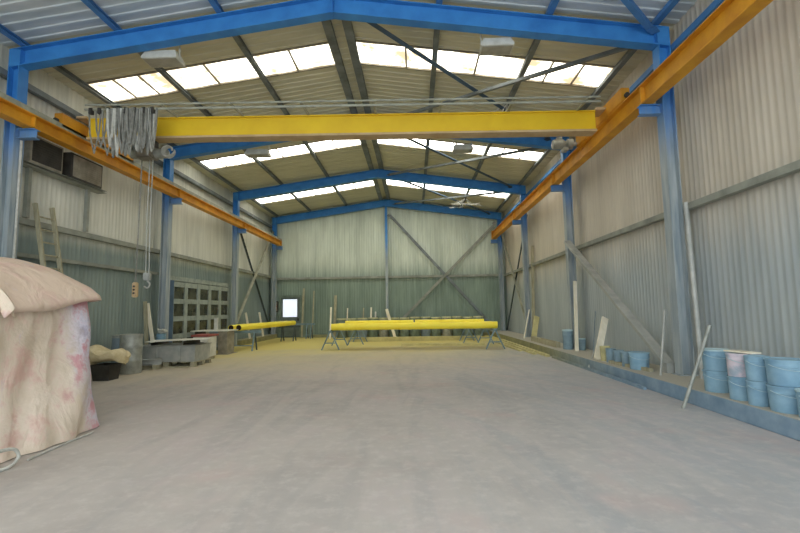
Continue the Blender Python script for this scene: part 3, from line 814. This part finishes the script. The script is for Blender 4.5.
m.build('trough_body', 'steel', t)
for x in (-7.7, -7.0): MB().bar((x, 13.35, .2), (x, 13.33, .6), .05, .03, (0, 1, 0)).build('side_rib', 'steel', t)
plate = MB(); plate.extr((-8.0, 13.5, .76), (-6.3, 13.9, .80), [(-.45, -.008), (.45, -.008), (.45, .008), (-.45, .008)])
tag(plate.build('steel_plate', 'white'), 'pale flat plate lying tilted across the steel trough', 'plate')
t = thing('steel_offcut_bundle', (-7.3, 13.85, .635), 'dark angle-iron offcut lying across the trough under the pale plate', 'steel offcut')
MB().angle((-7.9, 13.38, .637), (-7.9, 14.36, .637), .1, .08, .012).build('angle_bar', 'dark', t)
MB().angle((-6.9, 13.34, .637), (-6.9, 14.4, .637), .14, .11, .012).build('angle_bar', 'dark', t)
# bucket with rags on a stand
t = thing('bucket_stand', (-8.35, 14.75, 0), 'low dark stand carrying the small blue bucket by the column', 'stand')
MB().box(-8.6, -8.1, 14.55, 14.92, .56, .62).build('stand_top', 'trestle_dark', t)
for x in (-8.55, -8.15):
    for y in (14.6, 14.87): MB().bar((x, y, 0), (x, y, .56), .04, .04).build('leg', 'trestle_dark', t)
def pail(name, x, y, z, r, h, mat, label, lid='lid', group=None, handle=True, cat='pail', seg=26):
    t = thing(name, (x, y, z), label, cat, group)
    MB().lathe((x, y, z), [(r*.5, 0), (r*.90, 0), (r*.92, .008), (r*.96, h*.70), (r*1.0, h*.71), (r*1.0, h*.75), (r*.965, h*.76), (r*.975, h*.93), (r*.6, h*.93)], seg).build('body', mat, t)
    if lid:
        MB().lathe((x, y, z), [(r*.6, h*.925), (r*1.03, h*.925), (r*1.04, h*.99), (r*.97, h), (r*.94, h*.975), (r*.3, h*.975)], seg).build('lid', lid, t)
    else:
        MB().lathe((x, y, z), [(r*.95, h*.9), (r*1.03, h*.92), (r*1.03, h), (r*.95, h), (r*.9, h*.94)], seg).build('rim', mat, t)
    if handle:
        pts = [(x + (r*1.03) * math.cos(a), y + (r*1.03) * math.sin(a), z + h*.8 - .2*h * math.sin((a - a0_) )) for a0_ in (PI * 1.0,) for a in [PI + PI * k_ / 12 for k_ in range(13)]]
        MB().tube(pts, .005, 5).build('handle', 'lid', t)
    return t
pail('bucket', -8.36, 14.73, .62, .15, .3, 'pail', 'small blue bucket standing by the column beside the glazed door', lid=None, cat='bucket')
m = MB(); r = random.Random(9)
for i in range(7):
    a = r.uniform(0, 6.3); q = r.uniform(.03, .11); c0 = (-8.36 + q * math.cos(a), 14.73 + q * math.sin(a), .945)
    m.tube([c0, (c0[0] + r.uniform(-.1, .15), c0[1], c0[2] + r.uniform(.06, .15)), (c0[0] + r.uniform(-.05, .28), c0[1] + r.uniform(-.1, .1), c0[2] + r.uniform(.02, .16))], .03, 7)
tag(m.build('cleaning_rag', 'lampbody'), 'crumpled pale rag poking out of the small blue bucket', 'rag')
# crate beyond the pallet and bench
t = thing('red_topped_crate', (-7.05, 15.4, 0), 'pale crate with a reddish lid between the trough and the bench', 'crate')
MB().box(-7.45, -6.95, 15.05, 15.75, .1, .78, .01).build('crate_body', 'white', t)
MB().box(-7.5, -6.9, 15.0, 15.8, .78, .85, .01).build('crate_lid', 'red', t)
for x in (-7.35, -7.05): MB().box(x - .06, x + .06, 15.1, 15.7, 0, .1).build('skid', 'wood_grey', t)
t = thing('workbench', (-7.75, 17.4, 0), 'bench with a thin white top and dark plate leg before the glazed door', 'bench')
MB().box(-8.5, -7.05, 16.95, 17.95, .87, .905, .006).build('bench_top', 'white', t)
MB().box(-7.5, -7.15, 17.1, 17.8, .01, .87).build('plate_leg', 'unit', t)
MB().box(-7.6, -7.05, 17.0, 17.9, 0, .012).build('foot_plate', 'unit', t)
MB().box(-8.4, -8.3, 17.1, 17.8, 0, .87).build('rear_leg', 'dark', t)
tag(MB().box(-7.78, -7.64, 17.35, 17.43, .905, 1.38, .01).build('wooden_offcut', 'lampbody'), 'short white upright offcut standing on the bench', 'offcut')

# ------------------------------------------------------------------ trestles and yellow pipes
def a_trestle(x, y0, y1, h, mat, label, spread=.36, group=None):
    t = thing('trestle', (x, (y0+y1)/2, 0), label, 'trestle', group)
    MB().bar((x, y0, h - .04), (x, y1, h - .04), .1, .08).build('top_bar', mat, t)
    for y in (y0 + .12, y1 - .12):
        for s in (-1, 1): MB().bar((x + s * .03, y, h - .06), (x + s * spread, y, 0), .05, .05, (0, 1, 0)).build('leg', mat, t)
        MB().bar((x - spread * .62, y, h * .36), (x + spread * .62, y, h * .36), .04, .04).build('cross_bar', mat, t)
    return t
a_trestle(-3.42, 18.2, 20.7, .78, 'trestle', 'blue-grey A-frame trestle under the long pipes, at the end nearer the glazed door')
a_trestle(3.12, 17.7, 20.4, .78, 'trestle', 'blue-grey A-frame trestle under the long pipes, at the end nearer the pail wall')
a_trestle(-2.75, 20.9, 22.9, .76, 'trestle', 'grey A-frame trestle standing just behind the long pipes by their first end')
a_trestle(2.55, 20.7, 22.6, .76, 'trestle', 'grey A-frame trestle standing just behind the long pipes by their last end')
def pipe(p0, p1, r, label, group):
    t = thing('steel_pipe', tuple((Vector(p0)+Vector(p1))/2 - Vector((0, 0, r))), label, 'pipe', group)
    d = Vector(p1) - Vector(p0); L = d.length
    MB().lathe(p0, [(r - .012, .03), (r - .012, 0), (r, 0), (r, L), (r - .012, L), (r - .012, L - .03)], 24, d).build('pipe_wall', 'pipe', t)
    MB().lathe(p0, [(r - .013, .02), (r - .013, L - .02)], 20, d).build('pipe_bore', 'pipe_in', t)
g = 'long yellow pipes across the hall'
R1 = .135
pipe((-3.40, 18.5, .78 + R1), (3.28, 18.3, .78 + R1), R1, 'long yellow pipe across the hall, the one nearest the viewer', g)
pipe((-3.36, 18.80, .78 + R1), (3.36, 18.6, .78 + R1), R1, 'long yellow pipe across the hall, lying second from the viewer', g)
pipe((-3.2, 19.12, .78 + R1), (3.2, 18.92, .78 + R1), R1, 'long yellow pipe across the hall, lying third from the viewer', g)
pipe((-2.85, 18.63, .78 + R1 + .165), (-.05, 18.55, .78 + R1 + .165), .085, 'shorter yellow pipe resting on top at the end nearer the glazed door', g)
pipe((.02, 18.545, .78 + R1 + .165), (2.8, 18.465, .78 + R1 + .165), .085, 'shorter yellow pipe resting on top at the end nearer the pail wall', g)
def bar_trestle(x0, x1, y, h, mat, label, legs):
    t = thing('trestle', ((x0+x1)/2, y, 0), label, 'trestle')
    MB().bar((x0, y, h - .05), (x1, y, h - .05), .1, .1).build('top_bar', mat, t)
    for x in legs:
        for s in (-1, 1): MB().bar((x, y + s * .03, h - .1), (x, y + s * .28, 0), .05, .05, (1, 0, 0)).build('leg', 'trestle_dark' if s > 0 else mat, t)
    MB().bar((min(legs), y - .22, .22), (max(legs), y - .22, .22), .04, .04).build('stretcher', mat, t)
    return t
bar_trestle(-8.5, -6.35, 18.6, .82, 'trestle', 'trestle bar carrying the open near ends of the two yellow pipes', (-8.3, -6.62))
bar_trestle(-7.3, -6.15, 24.2, .82, 'trestle_dark', 'dark trestle under the far ends of the two yellow pipes', (-7.1, -6.95 + .5))
bar_trestle(-7.1, -5.75, 26.0, .88, 'trestle', 'grey trestle standing empty before the end wall by the door', (-6.2, -5.95))
g = 'pair of yellow pipes by the glazed door'
pipe((-7.52, 18.35, .82 + .125), (-7.02, 24.75, .82 + .125), .125, 'open-ended yellow pipe of the pair, on the side nearer the wall', g)
pipe((-7.22, 18.4, .82 + .125), (-6.68, 24.9, .82 + .125), .125, 'open-ended yellow pipe of the pair, on the side nearer the hall middle', g)

# long timbers on the floor
plank('timber_beam', (-3.4, 22.95, .11), (3.3, 22.95, .11), .16, .22, 'wood_yellow', 'long yellow-dusted timber on the floor behind the long pipes', (0, 0, 1), 'timber')
plank('timber_beam', (-.6, 20.05, .05), (3.0, 19.75, .05), .18, .1, 'wood_yellow', 'flat yellow-dusted timber on the floor beneath the long pipes', (0, 0, 1), 'timber')
plank('timber_beam', (4.28, 14.9, .035), (4.26, 22.6, .035), .13, .07, 'wood_yellow', 'long floor plank lying against the pail-side kerb', (0, 0, 1), 'timber')
plank('timber_beam', (4.05, 15.6, .035), (3.98, 22.2, .035), .12, .07, 'wood_yellow', 'long floor plank lying one place out from the pail-side kerb', (0, 0, 1), 'timber')
plank('timber_beam', (3.86, 16.8, .03), (3.72, 21.6, .03), .1, .06, 'wood_yellow', 'long floor plank lying farthest out from the pail-side kerb', (0, 0, 1), 'timber')
plank('timber_beam', (4.36, 8.9, .03), (4.34, 14.6, .03), .06, .06, 'kerb', 'slim grey bar lying along the foot of the pail-side kerb', (0, 0, 1), 'timber')
plank('timber_beam', (4.75, 15.3, .34), (4.78, 18.6, .34), .16, .18, 'wood_grey', 'dusty squared timber lying on the ledge behind the two small cans', (0, 0, 1), 'timber')
plank('timber_beam', (4.8, 9.5, .285), (4.62, 11.0, .285), .09, .07, 'wood_grey', 'short batten lying on the ledge below the wide strut', (0, 0, 1), 'timber')

# ------------------------------------------------------------------ drums along the end wall
ordn = ['first', 'second', 'third', 'fourth', 'fifth', 'sixth', 'seventh', 'eighth', 'ninth', 'tenth', 'eleventh', 'twelfth', 'thirteenth', 'fourteenth']
r = random.Random(4)
for i in range(14):
    mat = ('drum', 'drum', 'drum_blue', 'drum', 'galv', 'drum')[i % 6]
    drum('steel_drum', -4.25 + i * .61, 26.35 + r.uniform(-.06, .06), .28, 1.13 + r.uniform(-.02, .02), mat, 'drum_lid',
         'dust-topped drum in the row along the end wall, %s counting from the door' % ordn[i], group='drums along the end wall')
# boards and rods leaning on the end wall
spec = [(-6.72, .02, 2.95, .11, 'wood_grey', 'tall grey board leaning on the end wall right beside the door'),
        (-6.1, .0, 2.8, .07, 'wood_grey', 'slim tall rod leaning on the end wall, second from the door'),
        (-4.78, .0, 2.5, .14, 'wood_grey', 'broad tall board leaning on the end wall before the drum row'),
        (-4.05, .0, 1.72, .07, 'wood', 'short pale batten behind the drums, first after the broad board'),
        (-3.08, .0, 1.72, .07, 'wood_grey', 'short dull batten behind the drums, next but one after the broad board'),
        (-2.62, .0, 1.74, .1, 'wood', 'short pale batten behind the drums, thicker and near the middle post'),
        (-2.36, .0, 1.48, .09, 'lampbody', 'lowest white batten behind the drums near the middle post')]
for x, z0, z1, w, mat, lab in spec:
    plank('leaning_board', (x, 26.82, z0 + (.0)), (x + .02, 27.2, z1), w, .035, mat, lab, (0, 1, 0), 'board')
plank('leaning_board', (-1.12, 25.75, .0), (-1.6, 26.0, 1.62), .16, .05, 'wood', 'stout pale board propped aslant against the drums near the middle post', (0, 1, 0))
plank('leaning_board', (-4.8, 25.6, .0), (-4.83, 26.1, 1.78), .09, .05, 'wood', 'pale upright batten in front of the drum row, behind the first trestle', (0, 1, 0))
for i, (y, lab) in enumerate(((22.6, 'nearer the glazed door'), (24.6, 'nearer the far corner'))):
    plank('leaning_board', (-8.28 + .0, y, .245), (-8.55, y + .1, 1.55), .1, .04, 'wood', 'pale offcut leaning behind the pair of yellow pipes, ' + lab, (0, 1, 0))

# ------------------------------------------------------------------ pail-side ledge
ZL = .25
# leaning timbers and rods
plank('leaning_board', (4.9, 14.0, ZL), (5.24, 14.82, 2.42), .10, .05, 'wood', 'tallest pale board leaning beside the second column on the pail wall', (0, 1, 0))
plank('leaning_board', (4.62, 11.78, ZL), (5.18, 12.5, 1.28), .17, .05, 'wood', 'short pale board leaning over the yellow can', (0, 1, 0))
def rod(p0, p1, r_, mat, label, name='leaning_rod', cat='rod'):
    return tag(MB().tube([p0, p1], r_, 10).build(name, mat), label, cat)
rod((4.36, 11.75, .0), (5.4, 12.95, 1.22), .022, 'steel', 'thin grey rod leaning from the floor over the kerb, beside the short pale board')
rod((4.72, 12.3, ZL), (5.42, 13.75, 1.45), .014, 'drum_blue', 'thinnest dark rod leaning behind the other rod near the second column')
rod((4.72, 9.0, ZL), (5.06, 9.32, 1.5), .022, 'steel', 'thin blue-grey rod leaning upright next to the near column on the pail wall')
rod((4.14, 7.3, .0), (4.58, 7.2, 1.28), .028, 'galv', 'stout grey pole leaning from the floor against the first stacked pails')
rod((5.24, 8.55, ZL), (5.36, 8.86, 3.6), .05, 'steel', 'long grey pipe leaning along the near column on the pail wall')
rod((4.75, 20.0, ZL), (5.12, 20.35, 1.5), .03, 'wood', 'short pale stick leaning near the third column on the pail wall')
plank('leaning_board', (4.98, 19.3, ZL), (5.32, 19.9, 1.2), .22, .05, 'wood_yellow', 'short broad board leaning near the third column on the pail wall', (0, 1, 0))
plank('leaning_board', (5.3, 20.45, ZL), (5.44, 20.6, 4.4), .12, .06, 'wood_grey', 'very tall dusty post standing against the third column on the pail wall', (0, 1, 0))
pail('pail', 4.88, 14.70, ZL, .17, .62, 'pail_grey', 'taller grey-blue can at the foot of the tallest leaning board', handle=False, cat='can')
pail('pail', 5.2, 14.35, ZL, .11, .36, 'pail_grey', 'small grey-blue can in front of the taller one at the second column', handle=False, cat='can')
pail('pail', 4.72, 11.5, ZL, .12, .36, 'pail_yellow', 'yellow-stained can at the foot of the short pale board', lid='pail_yellow', handle=False, cat='can')
for i, (x, y) in enumerate(((4.72, 11.18), (4.73, 10.78), (4.74, 10.4))):
    pail('pail', x, y, ZL, .115, .33, 'pail_grey', 'small grey-blue can in the row below the wide strut, %s after the yellow-stained can' % ordn[i], 'pail_grey', 'row of small cans on the ledge', False, 'can')
pail('pail', 4.78, 9.93, ZL, .2, .36, 'pail', 'broad blue pail at the end of the row of small cans', 'pail', cat='pail')
H_ = .325
# near pails, stacked
def stack(x, y, r_, mats, labs, lids, hh=H_):
    z = ZL
    for mt, lb, ld in zip(mats, labs, lids):
        pail('pail', x, y, z, r_, hh, mt, lb, ld, 'blue pails stacked on the ledge'); z += hh * 1.0 + .001
stack(4.72, 7.34, .19, ('pail', 'pail'), ('wide pale blue pail at the bottom of the stack behind the leaning pole', 'wide pale blue pail on top of the stack behind the leaning pole'), ('pail', 'lid'))
stack(4.63, 6.71, .148, ('pail', 'pail_pink'), ('blue pail under the pinkish-white pail', 'pinkish-white stained pail under the loose board'), ('pail', 'pail_pink'))
stack(4.61, 6.33, .14, ('pail', 'pail'), ('narrow blue pail at the bottom of the stack beside the pinkish-white pail', 'narrow blue pail on top of the stack beside the pinkish-white pail'), ('pail', 'pail'))
stack(4.68, 5.95, .205, ('pail', 'pail'), ('widest blue pail at the bottom of the stack nearest the edge of view', 'widest blue pail on top of the stack nearest the edge of view'), ('pail', 'pail'))
pail('pail', 4.66, 5.57, ZL, .15, .33, 'pail', 'single low blue pail cut by the picture edge', 'lid')
plank('loose_board', (4.66, 6.95, ZL + .665), (4.74, 6.50, ZL + .665), .16, .02, 'wood', 'thin wooden board lying flat on the pinkish-white pail', (0, 0, 1))

# ------------------------------------------------------------------ daylight
w = bpy.data.worlds.new('daylight'); SC.world = w; w.use_nodes = True
bg = w.node_tree.nodes['Background']
bg.inputs['Color'].default_value = (.85, .925, 1.0, 1); bg.inputs['Strength'].default_value = 3.5

# ------------------------------------------------------------------ camera
F_, P_, Y_, R_, H0 = 450.33, .0947, .0304, -.0155, 1.6
fw = Vector((-math.sin(Y_) * math.cos(P_), math.cos(Y_) * math.cos(P_), math.sin(P_)))
rt = Vector((math.cos(Y_), math.sin(Y_), 0)); up = rt.cross(fw)
r2 = rt * math.cos(R_) + up * math.sin(R_); u2 = up * math.cos(R_) - rt * math.sin(R_)
cam = bpy.data.cameras.new('camera'); co = bpy.data.objects.new('camera', cam); COL.objects.link(co)
mt = Matrix((r2, u2, -fw)).transposed().to_4x4(); mt.translation = (0, 0, H0)
co.matrix_world = mt
cam.sensor_width = 36; cam.sensor_fit = 'HORIZONTAL'; cam.lens = F_ / 800 * 36; cam.clip_start = .05; cam.clip_end = 200
SC.camera = co
vs = SC.view_settings
vs.view_transform = 'Standard'; vs.look = 'None'; vs.exposure = 0.0; vs.gamma = 1.0; vs.use_curve_mapping = False
SC.cycles.max_bounces = 10; SC.cycles.diffuse_bounces = 6; SC.cycles.use_denoising = True
